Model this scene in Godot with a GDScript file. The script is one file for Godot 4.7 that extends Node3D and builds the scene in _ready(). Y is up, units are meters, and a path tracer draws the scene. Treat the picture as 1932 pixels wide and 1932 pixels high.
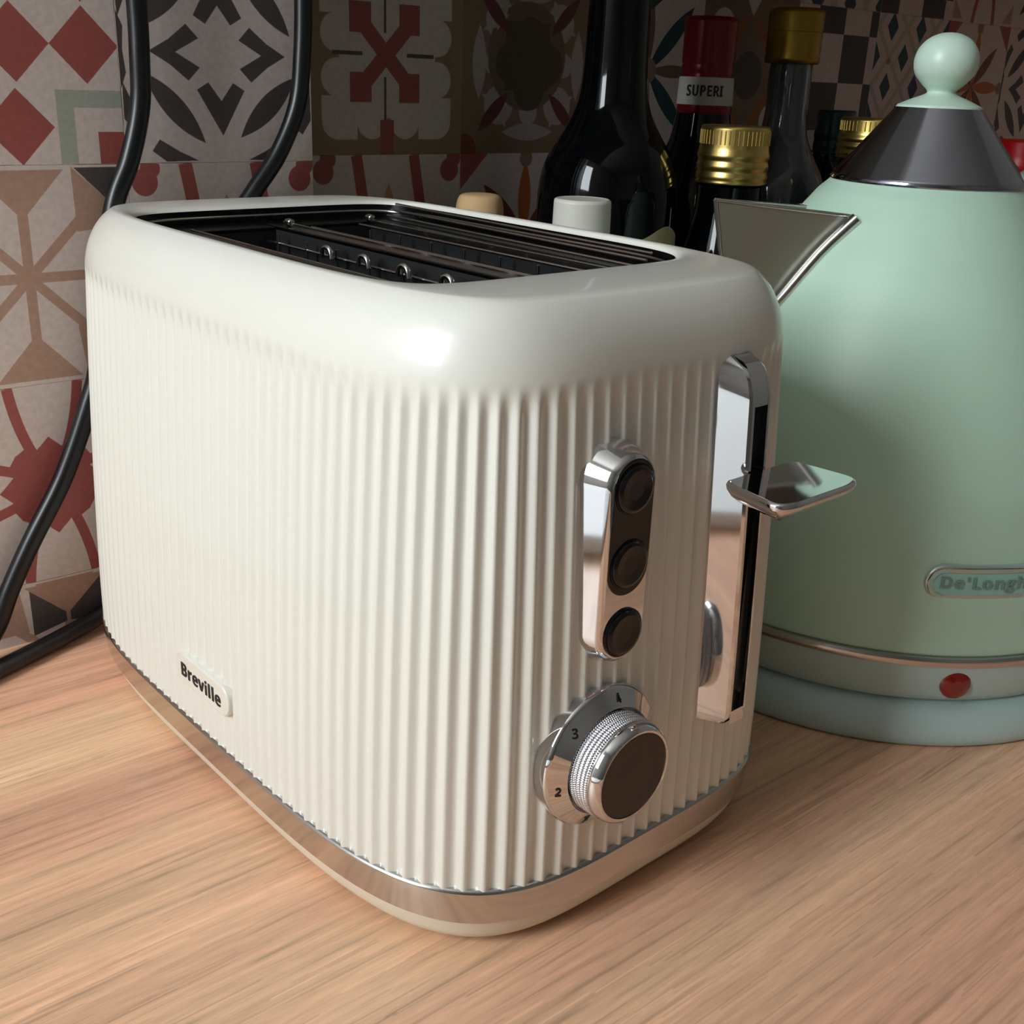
extends Node3D
# Kitchen worktop with a ribbed cream toaster, a mint kettle and bottles against a patterned tile wall.
# World: toaster centre at the origin, worktop at y = 0, toaster long axis = x (button end at +x).

const WALL_TURN := -0.0281          # the room is turned this much against the toaster
const WALL_X := -0.1468             # tile face of the projecting wall (room axes)
const RECESS_X := -0.1788           # tile face of the recessed wall
const STEP_Z := -0.0511             # where the projecting wall ends
const TS := 0.0889                  # tile size, projecting wall
const TR := 0.0942                  # tile size, recessed wall
const ROW0 := 0.2061                # height of one tile joint

var room := Transform3D(Basis(Vector3.UP, WALL_TURN), Vector3.ZERO)
var names := {}
var M := {}

# ------------------------------------------------------------------ naming
func numbered(n: String) -> String:
	if not names.has(n):
		names[n] = 0
		return n
	names[n] += 1
	return "%s_%03d" % [n, names[n]]

func tag(o: Node3D, label: String, category: String, group := "") -> void:
	o.set_meta("label", label)
	o.set_meta("category", category)
	if group != "":
		o.set_meta("group", group)

func thing(called: String, label: String, category: String, at := Vector3.ZERO, turn := 0.0, group := "") -> Node3D:
	var o := Node3D.new()
	o.name = numbered(called)
	o.position = at
	o.rotation.y = turn
	add_child(o, true)
	tag(o, label, category, group)
	return o

func part(called: String, mesh: Mesh, mat: Material, parent: Node, at := Transform3D.IDENTITY) -> MeshInstance3D:
	var o := MeshInstance3D.new()
	o.name = called
	o.mesh = mesh
	o.transform = at
	for i in mesh.get_surface_count():
		o.set_surface_override_material(i, mat)
	o.cast_shadow = GeometryInstance3D.SHADOW_CASTING_SETTING_ON
	parent.add_child(o, true)
	return o

func struct(called: String, mesh: Mesh, mat: Material, at := Transform3D.IDENTITY) -> MeshInstance3D:
	var o := part(called, mesh, mat, self, at)
	o.set_meta("kind", "structure")
	return o

# ------------------------------------------------------------------ mesh building
class Acc:
	var v := PackedVector3Array()
	var n := PackedVector3Array()
	var uv := PackedVector2Array()
	var idx := PackedInt32Array()
	func vert(p: Vector3, nn: Vector3, t := Vector2.ZERO) -> int:
		v.append(p); n.append(nn); uv.append(t)
		return v.size() - 1
	func tri(a: int, b: int, c: int) -> void:
		var g := (v[b] - v[a]).cross(v[c] - v[a])
		if g.dot(n[a] + n[b] + n[c]) > 0.0:
			idx.append_array(PackedInt32Array([a, c, b]))
		else:
			idx.append_array(PackedInt32Array([a, b, c]))
	func quad(p0: Vector3, p1: Vector3, p2: Vector3, p3: Vector3, nn: Vector3, t0 := Vector2.ZERO, t1 := Vector2.ZERO, t2 := Vector2.ZERO, t3 := Vector2.ZERO) -> void:
		var a := vert(p0, nn, t0)
		var b := vert(p1, nn, t1)
		var c := vert(p2, nn, t2)
		var d := vert(p3, nn, t3)
		tri(a, b, c); tri(a, c, d)
	# rows of points; normal = along the rows' order x along each row (see loft)
	func grid(rows: Array, closed := true) -> void:
		var m: int = rows.size()
		var k: int = rows[0].size()
		var base := v.size()
		for i in m:
			var r: PackedVector3Array = rows[i]
			var ra: PackedVector3Array = rows[max(i - 1, 0)]
			var rb: PackedVector3Array = rows[min(i + 1, m - 1)]
			for j in k:
				var jl := j - 1
				var jr := j + 1
				if closed:
					jl = (j - 1 + k) % k
					jr = (j + 1) % k
				else:
					jl = max(jl, 0)
					jr = min(jr, k - 1)
				var nn := (rb[j] - ra[j]).cross(r[jr] - r[jl])
				if nn.length_squared() < 1e-24:
					nn = Vector3.UP if rb[j].y >= ra[j].y else Vector3.DOWN
				vert(r[j], nn.normalized(), Vector2(float(j) / k, float(i) / max(m - 1, 1)))
		var kk := k if closed else k - 1
		for i in m - 1:
			for j in kk:
				var a := base + i * k + j
				var b := base + i * k + (j + 1) % k
				tri(a, b, b + k)
				tri(a, b + k, a + k)
	func cap(r: PackedVector3Array, nn: Vector3) -> void:
		var c := Vector3.ZERO
		for p in r:
			c += p
		c /= r.size()
		var ci := vert(c, nn)
		var b := v.size()
		for p in r:
			vert(p, nn)
		for j in r.size():
			tri(ci, b + j, b + (j + 1) % r.size())
	func xform(t: Transform3D, from := 0) -> void:
		for i in range(from, v.size()):
			v[i] = t * v[i]
			n[i] = (t.basis * n[i]).normalized()
	func tube(pts: PackedVector3Array, r: float, sides := 12) -> void:
		var rows := []
		var t0 := (pts[1] - pts[0]).normalized()
		var up := Vector3.UP if abs(t0.y) < 0.9 else Vector3.RIGHT
		var side := t0.cross(up).normalized()
		for i in pts.size():
			var t := (pts[min(i + 1, pts.size() - 1)] - pts[max(i - 1, 0)]).normalized()
			side = (side - t * side.dot(t)).normalized()
			var w := t.cross(side)
			var row := PackedVector3Array()
			for j in sides:
				var a := -TAU * j / sides
				row.append(pts[i] + (side * cos(a) + w * sin(a)) * r)
			rows.append(row)
		grid(rows)
		cap(rows[0], -t0)
		cap(rows[-1], (pts[-1] - pts[-2]).normalized())
	func done() -> ArrayMesh:
		var a := []
		a.resize(Mesh.ARRAY_MAX)
		a[Mesh.ARRAY_VERTEX] = v
		a[Mesh.ARRAY_NORMAL] = n
		a[Mesh.ARRAY_TEX_UV] = uv
		a[Mesh.ARRAY_INDEX] = idx
		var m := ArrayMesh.new()
		m.add_surface_from_arrays(Mesh.PRIMITIVE_TRIANGLES, a)
		return m

func even(p: PackedVector2Array, count: int) -> PackedVector2Array:   # even steps along a closed outline
	var lens := PackedFloat32Array([0.0])
	for i in p.size():
		lens.append(lens[-1] + p[i].distance_to(p[(i + 1) % p.size()]))
	var out := PackedVector2Array()
	var k := 0
	for j in count:
		var s: float = lens[-1] * j / count
		while lens[k + 1] < s:
			k += 1
		var f := (s - lens[k]) / maxf(lens[k + 1] - lens[k], 1e-9)
		out.append(p[k].lerp(p[(k + 1) % p.size()], f))
	return out

func superellipse(a: float, b: float, n: float, count: int) -> PackedVector2Array:
	var p := PackedVector2Array()
	for i in 1600:
		var t := TAU * i / 1600.0
		var c := cos(t)
		var s := sin(t)
		p.append(Vector2(signf(c) * pow(absf(c), 2.0 / n) * a, signf(s) * pow(absf(s), 2.0 / n) * b))
	return even(p, count)

func circle(r: float, count := 48) -> PackedVector2Array:
	var p := PackedVector2Array()
	for i in count:
		p.append(Vector2(cos(TAU * i / count), sin(TAU * i / count)) * r)
	return p

func rounded(w: float, h: float, r: float, seg := 8) -> PackedVector2Array:
	var p := PackedVector2Array()
	var cs := [Vector2(w / 2 - r, h / 2 - r), Vector2(-w / 2 + r, h / 2 - r), Vector2(-w / 2 + r, -h / 2 + r), Vector2(w / 2 - r, -h / 2 + r)]
	for k in 4:
		for i in seg + 1:
			var a := PI / 2 * k + PI / 2 * i / seg
			p.append(cs[k] + Vector2(cos(a), sin(a)) * r)
	return p

func soften(pts: PackedVector2Array, r: float, seg := 5) -> PackedVector2Array:   # round the corners of a polygon
	var out := PackedVector2Array()
	var n := pts.size()
	for i in n:
		var p := pts[i]
		var a := (pts[(i - 1 + n) % n] - p)
		var b := (pts[(i + 1) % n] - p)
		var ra := p + a.normalized() * minf(r, a.length() * 0.45)
		var rb := p + b.normalized() * minf(r, b.length() * 0.45)
		for k in seg + 1:
			var t := float(k) / seg
			out.append(ra.lerp(p, t).lerp(p.lerp(rb, t), t))
	return out

func ring(plan: PackedVector2Array, inset: float, y: float) -> PackedVector3Array:
	var out := PackedVector3Array()
	var k := plan.size()
	for j in k:
		var t := (plan[(j + 1) % k] - plan[(j - 1 + k) % k]).normalized()
		var nn := Vector2(t.y, -t.x)
		var p := plan[j] - nn * inset
		out.append(Vector3(p.x, y, p.y))
	return out

# Lofts an outline (counter-clockwise in x, z) through runs of (inset, y); each run is smooth, runs meet in sharp edges.
# Runs go up the outside, over the top, down the inside.
func loft(acc: Acc, plan: PackedVector2Array, runs: Array, bottom := true, top := true) -> void:
	for run in runs:
		var rows := []
		for q: Vector2 in run:
			rows.append(ring(plan, q.x, q.y))
		acc.grid(rows)
	var f: Vector2 = runs[0][0]
	var l: Vector2 = runs[-1][runs[-1].size() - 1]
	if bottom:
		acc.cap(ring(plan, f.x, f.y), Vector3.DOWN)
	if top:
		acc.cap(ring(plan, l.x, l.y), Vector3.UP)

func slab(plan: PackedVector2Array, y0: float, y1: float, bevel: float, at := Transform3D.IDENTITY, acc: Acc = null) -> Acc:
	if acc == null:
		acc = Acc.new()
	var s := acc.v.size()
	var run := [Vector2(bevel, y0), Vector2(bevel * 0.3, y0 + bevel * 0.3), Vector2(0, y0 + bevel)]
	var run2 := [Vector2(0, y0 + bevel), Vector2(0, y1 - bevel)]
	var run3 := []
	for i in 6:
		var a := PI / 2 * i / 5.0
		run3.append(Vector2(bevel * (1 - cos(a)), y1 - bevel + bevel * sin(a)))
	loft(acc, plan, [run, run2, run3])
	acc.xform(at, s)
	return acc

func lathe(acc: Acc, runs: Array, count := 56, at := Transform3D.IDENTITY) -> void:   # runs of (radius, y)
	var s := acc.v.size()
	for run in runs:
		var rows := []
		for q: Vector2 in run:
			var row := PackedVector3Array()
			for j in count:
				var a := TAU * j / count
				row.append(Vector3(cos(a) * q.x, q.y, sin(a) * q.x))
			rows.append(row)
		acc.grid(rows)
	acc.xform(at, s)

func smooth(pts: Array, steps := 6) -> Array:   # Catmull-Rom through (radius, y) points
	var out := []
	for i in pts.size() - 1:
		var p0: Vector2 = pts[max(i - 1, 0)]
		var p1: Vector2 = pts[i]
		var p2: Vector2 = pts[i + 1]
		var p3: Vector2 = pts[min(i + 2, pts.size() - 1)]
		for k in steps:
			out.append(p1.cubic_interpolate(p2, p0, p3, float(k) / steps))
	out.append(pts[-1])
	return out

func curve(pts: Array, steps := 8) -> PackedVector3Array:
	var out := PackedVector3Array()
	for i in pts.size() - 1:
		var p0: Vector3 = pts[max(i - 1, 0)]
		var p1: Vector3 = pts[i]
		var p2: Vector3 = pts[i + 1]
		var p3: Vector3 = pts[min(i + 2, pts.size() - 1)]
		for k in steps:
			out.append(p1.cubic_interpolate(p2, p0, p3, float(k) / steps))
	out.append(pts[-1])
	return out

func box(size: Vector3, centre: Vector3) -> ArrayMesh:
	var acc := Acc.new()
	var h := size / 2
	for ax in 3:
		for s in [-1.0, 1.0]:
			var nn := Vector3.ZERO
			nn[ax] = s
			var u := Vector3.ZERO
			var w := Vector3.ZERO
			u[(ax + 1) % 3] = h[(ax + 1) % 3]
			w[(ax + 2) % 3] = h[(ax + 2) % 3]
			var c := centre + nn * h[ax]
			acc.quad(c - u - w, c + u - w, c + u + w, c - u + w, nn)
	return acc.done()

# Lettering: flat text mesh bent round a vertical cylinder of radius r (r = 0: left flat), or put anywhere by xf
func lettering(text: String, height: float, width: float, depth: float, bend := 0.0, weight := 700) -> Acc:
	var f := SystemFont.new()
	f.font_names = PackedStringArray(["Droid Sans"])
	f.font_weight = weight
	var tm := TextMesh.new()
	tm.text = text
	tm.font = f
	tm.font_size = 64
	tm.pixel_size = 0.001
	tm.depth = 0.004
	tm.curve_step = 1.0
	var arr: Array = tm.get_mesh_arrays() if tm.get_surface_count() == 0 else tm.surface_get_arrays(0)
	var acc := Acc.new()
	var vs: PackedVector3Array = arr[Mesh.ARRAY_VERTEX]
	var ns: PackedVector3Array = arr[Mesh.ARRAY_NORMAL]
	var lo := Vector3(1e9, 1e9, 1e9)
	var hi := -lo
	for p in vs:
		lo = lo.min(p)
		hi = hi.max(p)
	var sc := Vector3(width / (hi.x - lo.x), height / (hi.y - lo.y), depth / maxf(hi.z - lo.z, 1e-6))
	for i in vs.size():
		var p := (vs[i] - (lo + hi) / 2) * sc
		var nn := ns[i]
		if bend > 0.0:
			var a := p.x / bend
			var rr := bend + p.z
			acc.vert(Vector3(sin(a) * rr, p.y, cos(a) * rr), Vector3(sin(a) * nn.z + cos(a) * nn.x, nn.y, cos(a) * nn.z - sin(a) * nn.x))
		else:
			acc.vert(p, nn)
	var ids: PackedInt32Array = arr[Mesh.ARRAY_INDEX]
	if ids.size() == 0:
		for i in vs.size():
			ids.append(i)
	for i in range(0, ids.size(), 3):
		acc.tri(ids[i], ids[i + 1], ids[i + 2])
	return acc

# ------------------------------------------------------------------ materials
func mat(c: Color, rough := 0.5, metal := 0.0, coat := 0.0) -> StandardMaterial3D:
	var m := StandardMaterial3D.new()
	m.albedo_color = c
	m.roughness = rough
	m.metallic = metal
	if coat > 0.0:
		m.clearcoat_enabled = true
		m.clearcoat = coat
		m.clearcoat_roughness = 0.08
	return m

func rgb(r: int, g: int, b: int) -> Color:
	return Color(r / 255.0, g / 255.0, b / 255.0)

func noise_normal(freq: float, strength: float, seed_: int) -> NoiseTexture2D:
	var t := NoiseTexture2D.new()
	var n := FastNoiseLite.new()
	n.seed = seed_
	n.frequency = freq
	t.noise = n
	t.width = 512
	t.height = 512
	t.seamless = true
	t.as_normal_map = true
	t.bump_strength = strength
	return t

func make_materials() -> void:
	M.cream = mat(rgb(230, 228, 217), 0.3, 0.0, 0.5)
	M.cream_foot = mat(rgb(226, 219, 200), 0.4)
	M.chrome = mat(Color(0.86, 0.86, 0.87), 0.05, 1.0)
	M.chrome_soft = mat(Color(0.80, 0.79, 0.78), 0.16, 1.0)
	M.steel = mat(Color(0.62, 0.62, 0.58), 0.5, 1.0)
	M.steel_dark = mat(Color(0.2, 0.2, 0.22), 0.25, 1.0)
	M.enamel = mat(Color(0.016, 0.016, 0.021), 0.2)
	M.wire = mat(Color(0.75, 0.74, 0.72), 0.2, 1.0)
	M.inside = mat(Color(0.05, 0.05, 0.055), 0.6)
	M.black_gloss = mat(Color(0.02, 0.02, 0.024), 0.12)
	M.black_button = mat(Color(0.035, 0.033, 0.035), 0.22)
	M.brown_disc = mat(rgb(62, 52, 48), 0.35, 0.3)
	M.ink = mat(Color(0.05, 0.05, 0.05), 0.5)
	M.rubber = mat(Color(0.05, 0.05, 0.05), 0.8)
	M.mint = mat(rgb(186, 216, 194), 0.40)
	M.mint.normal_enabled = true
	M.mint.normal_texture = noise_normal(0.012, 1.2, 5)
	M.mint.normal_scale = 0.25
	M.mint.uv1_triplanar = true
	M.mint.uv1_scale = Vector3(7, 7, 7)
	M.mint_base = mat(rgb(186, 210, 206), 0.4)
	M.mint_pale = mat(rgb(196, 220, 203), 0.35)
	M.aqua = mat(rgb(150, 200, 188), 0.35)
	M.aqua_rim = mat(rgb(188, 200, 190), 0.25, 0.5)
	M.letter_grey = mat(rgb(120, 150, 142), 0.4)
	M.red_lamp = mat(rgb(128, 12, 8), 0.12, 0.0, 1.0)
	M.dark_glass = mat(Color(0.008, 0.014, 0.022), 0.05)
	M.dark_glass.metallic_specular = 0.4
	M.label_cream = mat(rgb(190, 178, 140), 0.6)
	M.white_plastic = mat(rgb(214, 212, 200), 0.4)
	M.white_board = mat(rgb(236, 236, 234), 0.5)
	M.grip = mat(Color(0.85, 0.85, 0.87), 0.28, 1.0)
	M.chrome_lid = mat(Color(0.62, 0.63, 0.67), 0.1, 1.0)
	M.cork = mat(rgb(214, 176, 128), 0.75)
	M.red_foil = mat(rgb(120, 10, 22), 0.3, 0.35)
	M.band_white = mat(rgb(205, 202, 192), 0.6)
	M.gold = mat(Color(0.82, 0.71, 0.42), 0.3, 1.0)
	M.gold_dull = mat(Color(0.62, 0.50, 0.20), 0.36, 0.9)
	M.teal_cap = mat(rgb(14, 52, 60), 0.3)
	M.red_plastic = mat(rgb(200, 14, 20), 0.35)
	M.sauce = mat(Color(0.05, 0.02, 0.012), 0.5)
	M.glass = mat(Color(0.62, 0.66, 0.68), 0.02)
	M.glass.refraction_enabled = true
	M.glass.refraction_scale = 0.05
	M.glass.transparency = BaseMaterial3D.TRANSPARENCY_ALPHA
	M.glass.albedo_color.a = 0.12
	M.cable = mat(Color(0.016, 0.024, 0.036), 0.34)
	M.cable.clearcoat_enabled = true
	M.cable.clearcoat = 0.1
	M.grout = mat(rgb(196, 184, 176), 0.8)
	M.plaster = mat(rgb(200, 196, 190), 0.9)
	M.paint_dark = mat(rgb(172, 167, 160), 0.7)
	M.floor = mat(rgb(110, 92, 78), 0.6)
	M.frame_white = mat(rgb(225, 225, 222), 0.5)
	M.pane = mat(Color(1, 1, 1, 0.05), 0.0)
	M.pane.transparency = BaseMaterial3D.TRANSPARENCY_ALPHA
	M.wood = mat(Color.WHITE, 0.42)
	M.wood.albedo_texture = wood_texture()

func wood_texture() -> ImageTexture:     # u = across the grain (0.7 m), v = along it (1.3 m)
	var w := 1536
	var h := 1024
	var sets := [[0.11, 26, 11], [0.02, 10, 12], [0.42, 60, 13], [0.006, 5, 14], [0.006, 7, 19]]
	var bytes := []
	for s in sets:
		var n := FastNoiseLite.new()
		n.seed = s[2]
		n.noise_type = FastNoiseLite.TYPE_SIMPLEX_SMOOTH
		n.frequency = s[0]
		n.fractal_octaves = 3
		var im: Image = n.get_image(w, int(s[1]) * 4, false, false, true)
		im.resize(w, h, Image.INTERPOLATE_CUBIC)
		im.convert(Image.FORMAT_L8)
		bytes.append(im.get_data())
	var out := PackedByteArray()
	out.resize(w * h * 3)
	var b0: PackedByteArray = bytes[0]
	var b1: PackedByteArray = bytes[1]
	var b2: PackedByteArray = bytes[2]
	var b3: PackedByteArray = bytes[3]
	var b4: PackedByteArray = bytes[4]
	for i in w * h:
		var fine := (b0[i] - 128) / 128.0
		var broad := (b1[i] - 128) / 128.0
		var hair := (b2[i] - 128) / 128.0
		var hue := clampf(b3[i] / 255.0 * 1.6 - 0.3, 0.0, 1.0)
		var tone := (b4[i] - 128) / 128.0
		var k := 1.0 + 0.07 * fine + 0.06 * broad + 0.06 * hair + 0.08 * tone
		if fine < -0.42:
			k += (fine + 0.42) * 0.26
		out[i * 3] = clampi(int(lerpf(232.0, 229.0, hue) * k), 0, 255)
		out[i * 3 + 1] = clampi(int(lerpf(189.0, 174.0, hue) * k), 0, 255)
		out[i * 3 + 2] = clampi(int(lerpf(151.0, 142.0, hue) * k), 0, 255)
	var img := Image.create_from_data(w, h, false, Image.FORMAT_RGB8, out)
	var rng := RandomNumberGenerator.new()
	rng.seed = 77
	for k in 8000:          # short pores and pale flecks along the grain
		var px := rng.randi_range(0, w - 2)
		var py := rng.randi_range(0, h - 30)
		var c := img.get_pixel(px, py)
		var f := rng.randf_range(0.90, 0.97) if k % 3 > 0 else 1.06
		img.fill_rect(Rect2i(px, py, 1, rng.randi_range(8, 30)), Color(c.r * f, c.g * f, c.b * f))
	img.generate_mipmaps()
	return ImageTexture.create_from_image(img)

# ------------------------------------------------------------------ tile prints (flat print on the tiles)
const PX := 768
var can: Image

func fillp(pts: Array, c: Color) -> void:      # polygon in tile units, y down
	var n := pts.size()
	var lo := 1e9
	var hi := -1e9
	for p: Vector2 in pts:
		lo = minf(lo, p.y)
		hi = maxf(hi, p.y)
	for y in range(maxi(0, int(lo * PX)), mini(PX, int(hi * PX) + 1)):
		var yc := (y + 0.5) / PX
		var xs := []
		for i in n:
			var a: Vector2 = pts[i]
			var b: Vector2 = pts[(i + 1) % n]
			if (a.y <= yc) != (b.y <= yc):
				xs.append(a.x + (yc - a.y) / (b.y - a.y) * (b.x - a.x))
		xs.sort()
		for k in range(0, xs.size() - 1, 2):
			var x0 := clampi(roundi(xs[k] * PX), 0, PX)
			var x1 := clampi(roundi(xs[k + 1] * PX), 0, PX)
			if x1 > x0:
				can.fill_rect(Rect2i(x0, y, x1 - x0, 1), c)

func sym(pts: Array, c: Color, turns := 4, mirror := false) -> void:   # the same shape turned about the centre
	for t in turns:
		var q := []
		var qm := []
		for p: Vector2 in pts:
			var d := p - Vector2(0.5, 0.5)
			q.append(Vector2(0.5, 0.5) + d.rotated(TAU * t / turns))
			qm.append(Vector2(0.5, 0.5) + Vector2(-d.x, d.y).rotated(TAU * t / turns))
		fillp(q, c)
		if mirror:
			fillp(qm, c)

func disc(x: float, y: float, r: float) -> Array:
	var q := []
	for i in 28:
		q.append(Vector2(x + cos(TAU * i / 28) * r, y + sin(TAU * i / 28) * r))
	return q

func rect(x0: float, y0: float, x1: float, y1: float) -> Array:
	return [Vector2(x0, y0), Vector2(x1, y0), Vector2(x1, y1), Vector2(x0, y1)]

func strip(pts: Array, w: float) -> Array:
	var l := []
	var r := []
	for i in pts.size():
		var a: Vector2 = pts[max(i - 1, 0)]
		var b: Vector2 = pts[min(i + 1, pts.size() - 1)]
		var nn := (b - a).normalized().orthogonal() * w / 2
		l.append(pts[i] + nn)
		r.push_front(pts[i] - nn)
	return l + r

func bez(a: Vector2, b: Vector2, c: Vector2) -> Array:
	var q := []
	for i in 15:
		var t := i / 14.0
		q.append(a.lerp(b, t).lerp(b.lerp(c, t), t))
	return q

func lens(a: Vector2, b: Vector2, w: float) -> Array:
	var nn := (b - a).normalized().orthogonal() * w * 2.0
	var m := (a + b) / 2
	var q := bez(a, m + nn * 0.5, b)
	q.append_array(bez(b, m - nn * 0.5, a))
	return q

func v2(a: Array) -> Array:
	var q := []
	for i in range(0, a.size(), 2):
		q.append(Vector2(a[i], a[i + 1]))
	return q

var CREAM := rgb(214, 198, 190)
var RED := rgb(160, 82, 76)
var DARK := rgb(78, 70, 68)
var BROWN := rgb(180, 144, 124)
var GREY := rgb(168, 172, 158)
var TEAL := rgb(24, 66, 76)
var ORANGE := rgb(186, 104, 48)
var OLIVE := rgb(150, 124, 96)

func print_for(kind: String) -> StandardMaterial3D:
	can = Image.create(PX, PX, false, Image.FORMAT_RGB8)
	can.fill(CREAM)
	var C := Vector2(0.5, 0.5)
	match kind:
		"diamonds":
			for q in [[0.85, 0.49], [0.54, 0.49], [0.23, 0.49], [0.53, 0.84], [0.22, 0.84], [0.85, 0.15], [0.54, 0.15], [0.23, 0.15]]:
				fillp(v2([q[0] - 0.155, q[1], q[0], q[1] - 0.163, q[0] + 0.155, q[1], q[0], q[1] + 0.163]), RED)
			fillp(rect(0.70, 0.68, 1, 1), GREY)
			fillp(rect(0.778, 0.755, 1, 1), CREAM)
			fillp(rect(0.88, 0.86, 1, 1), RED)
		"petals":
			var chev := v2([0.5, 0.875, 0.375, 0.665, 0.435, 0.63, 0.5, 0.715, 0.565, 0.63, 0.625, 0.665])
			var arrow := v2([0.145, 0.5, 0.245, 0.445, 0.335, 0.375, 0.395, 0.435, 0.275, 0.5, 0.395, 0.565, 0.335, 0.625, 0.245, 0.555])
			fillp(chev, DARK)
			var up := []
			for p: Vector2 in chev:
				up.append(Vector2(p.x, 1 - p.y))
			fillp(up, DARK)
			fillp(arrow, DARK)
			var ra := []
			for p: Vector2 in arrow:
				ra.append(Vector2(1 - p.x, p.y))
			fillp(ra, DARK)
			sym(lens(Vector2(0.115, 0.595), Vector2(0.405, 0.91), 0.105), DARK)
			sym(v2([0.13, 0.945, 0.17, 0.893, 0.27, 0.95, 0.365, 0.992, 0.2, 0.995]), DARK, 4, true)
			fillp(v2([0, 0.33, 0.03, 0.40, 0.02, 0.5, 0.03, 0.6, 0, 0.67]), DARK)
		"star", "star_dark":
			for t in 8:
				var d := Vector2.UP.rotated(TAU * t / 8)
				fillp(strip([C, C + d * (0.34 if t % 2 == 0 else 0.44)], 0.046), BROWN)
			fillp(disc(0.5, 0.5, 0.06), BROWN)
			sym(v2([0.52, 0.215, 0.48, 0.215, 0.30, 0.02, 0.70, 0.02]), BROWN)
			sym(v2([0.735, 0.005, 0.90, 0.165, 0.995, 0.26, 0.995, 0.27, 0.74, 0.30]), BROWN)
			sym(v2([0.75, 0.012, 1, 0.012, 1, 0.10, 0.90, 0.165]), DARK)
			if kind == "star_dark":
				sym(v2([0.32, 0.04, 0.49, 0.20, 0.49, 0.25, 0.32, 0.29]), DARK, 4, true)
				sym(v2([0.35, 0.01, 0.65, 0.01, 0.5, 0.17]), BROWN)
		"blossom":
			sym(strip(bez(Vector2(0.335, 0.0), Vector2(0.36, 0.22), Vector2(0.44, 0.38)), 0.05), RED, 4, true)
			fillp(v2([0.5, 0.26, 0.76, 0.51, 0.5, 0.765, 0.245, 0.51]), RED)
			sym(v2([0.34, 0.33, 0.42, 0.40, 0.36, 0.46, 0.30, 0.39]), RED, 4, true)
			sym(v2([0.02, 0.02, 0.18, 0.02, 0.02, 0.18]), BROWN)
		"dots":
			for x in [0.31, 0.69]:
				fillp(strip([Vector2(x - 0.02, 0), Vector2(x + 0.03, 0.3)], 0.07), RED)
				fillp(strip([Vector2(x - 0.02, 1), Vector2(x + 0.03, 0.7)], 0.07), RED)
			for q in [[0.08, 0.085], [0.92, 0.085], [0.08, 0.915], [0.92, 0.915]]:
				fillp(disc(q[0], q[1], 0.065), RED)
				fillp(disc(q[0] + 0.03, 0.02 if q[1] < 0.5 else 0.98, 0.05), RED)
			sym(lens(Vector2(0.5, 0.45), Vector2(0.5, 0.15), 0.08), BROWN)
		"cross":
			can.fill(OLIVE)
			fillp(rect(0.19, 0.19, 0.81, 0.81), CREAM)
			for k in 4:
				var x := 0.175 + 0.217 * k
				sym(disc(x, 0.825, 0.096), CREAM)
				sym(rect(x - 0.096, 0.70, x + 0.096, 0.825), CREAM)
			fillp(rect(0.445, 0.82, 0.535, 1.0), RED)
			fillp(rect(0.445, 0.0, 0.535, 0.18), RED)
			fillp(strip([Vector2(0.3, 0.3), Vector2(0.67, 0.68)], 0.085), RED)
			fillp(strip([Vector2(0.67, 0.3), Vector2(0.3, 0.68)], 0.085), RED)
			for q in [[0.255, 0.235], [0.57, 0.235], [0.255, 0.58], [0.57, 0.58]]:
				fillp(rect(q[0], q[1], q[0] + 0.135, q[1] + 0.15), RED)
			for q in [[0.15, 0.478, 0.335, 0.498], [0.62, 0.478, 0.80, 0.498], [0.472, 0.60, 0.486, 0.82], [0.472, 0.16, 0.486, 0.38]]:
				fillp(rect(q[0], q[1], q[2], q[3]), OLIVE.darkened(0.4))
		"brown_bloom":
			can.fill(OLIVE.darkened(0.12))
			var pale := CREAM.darkened(0.18)
			sym(lens(Vector2(0.12, 0.30), Vector2(0.12, 0.70), 0.10), pale)
			sym(disc(0.27, 0.27, 0.11), pale)
			sym(disc(0.5, 0.77, 0.07), pale)
			fillp(disc(0.48, 0.46, 0.30), OLIVE.darkened(0.25))
			sym(lens(Vector2(0.33, 0.14), Vector2(0.24, 0.33), 0.05), pale, 4, true)
			fillp(rect(0.31, 0.27, 0.65, 0.65), OLIVE.darkened(0.42))
			sym(disc(0.36, 0.5, 0.12), OLIVE.darkened(0.42))
			sym(lens(Vector2(0.66, 0.66), Vector2(0.88, 0.88), 0.08), RED.darkened(0.35))
			sym(disc(0.02, 0.02, 0.09), ORANGE.darkened(0.35))
		"brown_arcs":
			can.fill(OLIVE.darkened(0.15))
			sym(lens(Vector2(0.1, 0.5), Vector2(0.5, 0.9), 0.09), ORANGE.darkened(0.15))
			sym(disc(0.2, 0.2, 0.12), CREAM)
			fillp(disc(0.5, 0.5, 0.16), OLIVE.darkened(0.45))
			sym(v2([0, 0.42, 0.12, 0.5, 0, 0.58]), CREAM)
		"teal_star":
			sym(lens(Vector2(0.5, 0.5), Vector2(0.1, 0.1), 0.11), TEAL)
			sym(lens(Vector2(0.5, 0.48), Vector2(0.5, 0.04), 0.08), OLIVE.darkened(0.2))
			sym(v2([0, 0.3, 0.14, 0.5, 0, 0.7]), TEAL)
			fillp(disc(0.5, 0.5, 0.08), OLIVE)
		"checks":
			for i in 4:
				for j in 4:
					if (i + j) % 2 == 1:
						fillp(rect(-0.09 + 0.33 * i, -0.16 + 0.34 * j, 0.24 + 0.33 * i, 0.18 + 0.34 * j), DARK.darkened(0.15))
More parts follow.
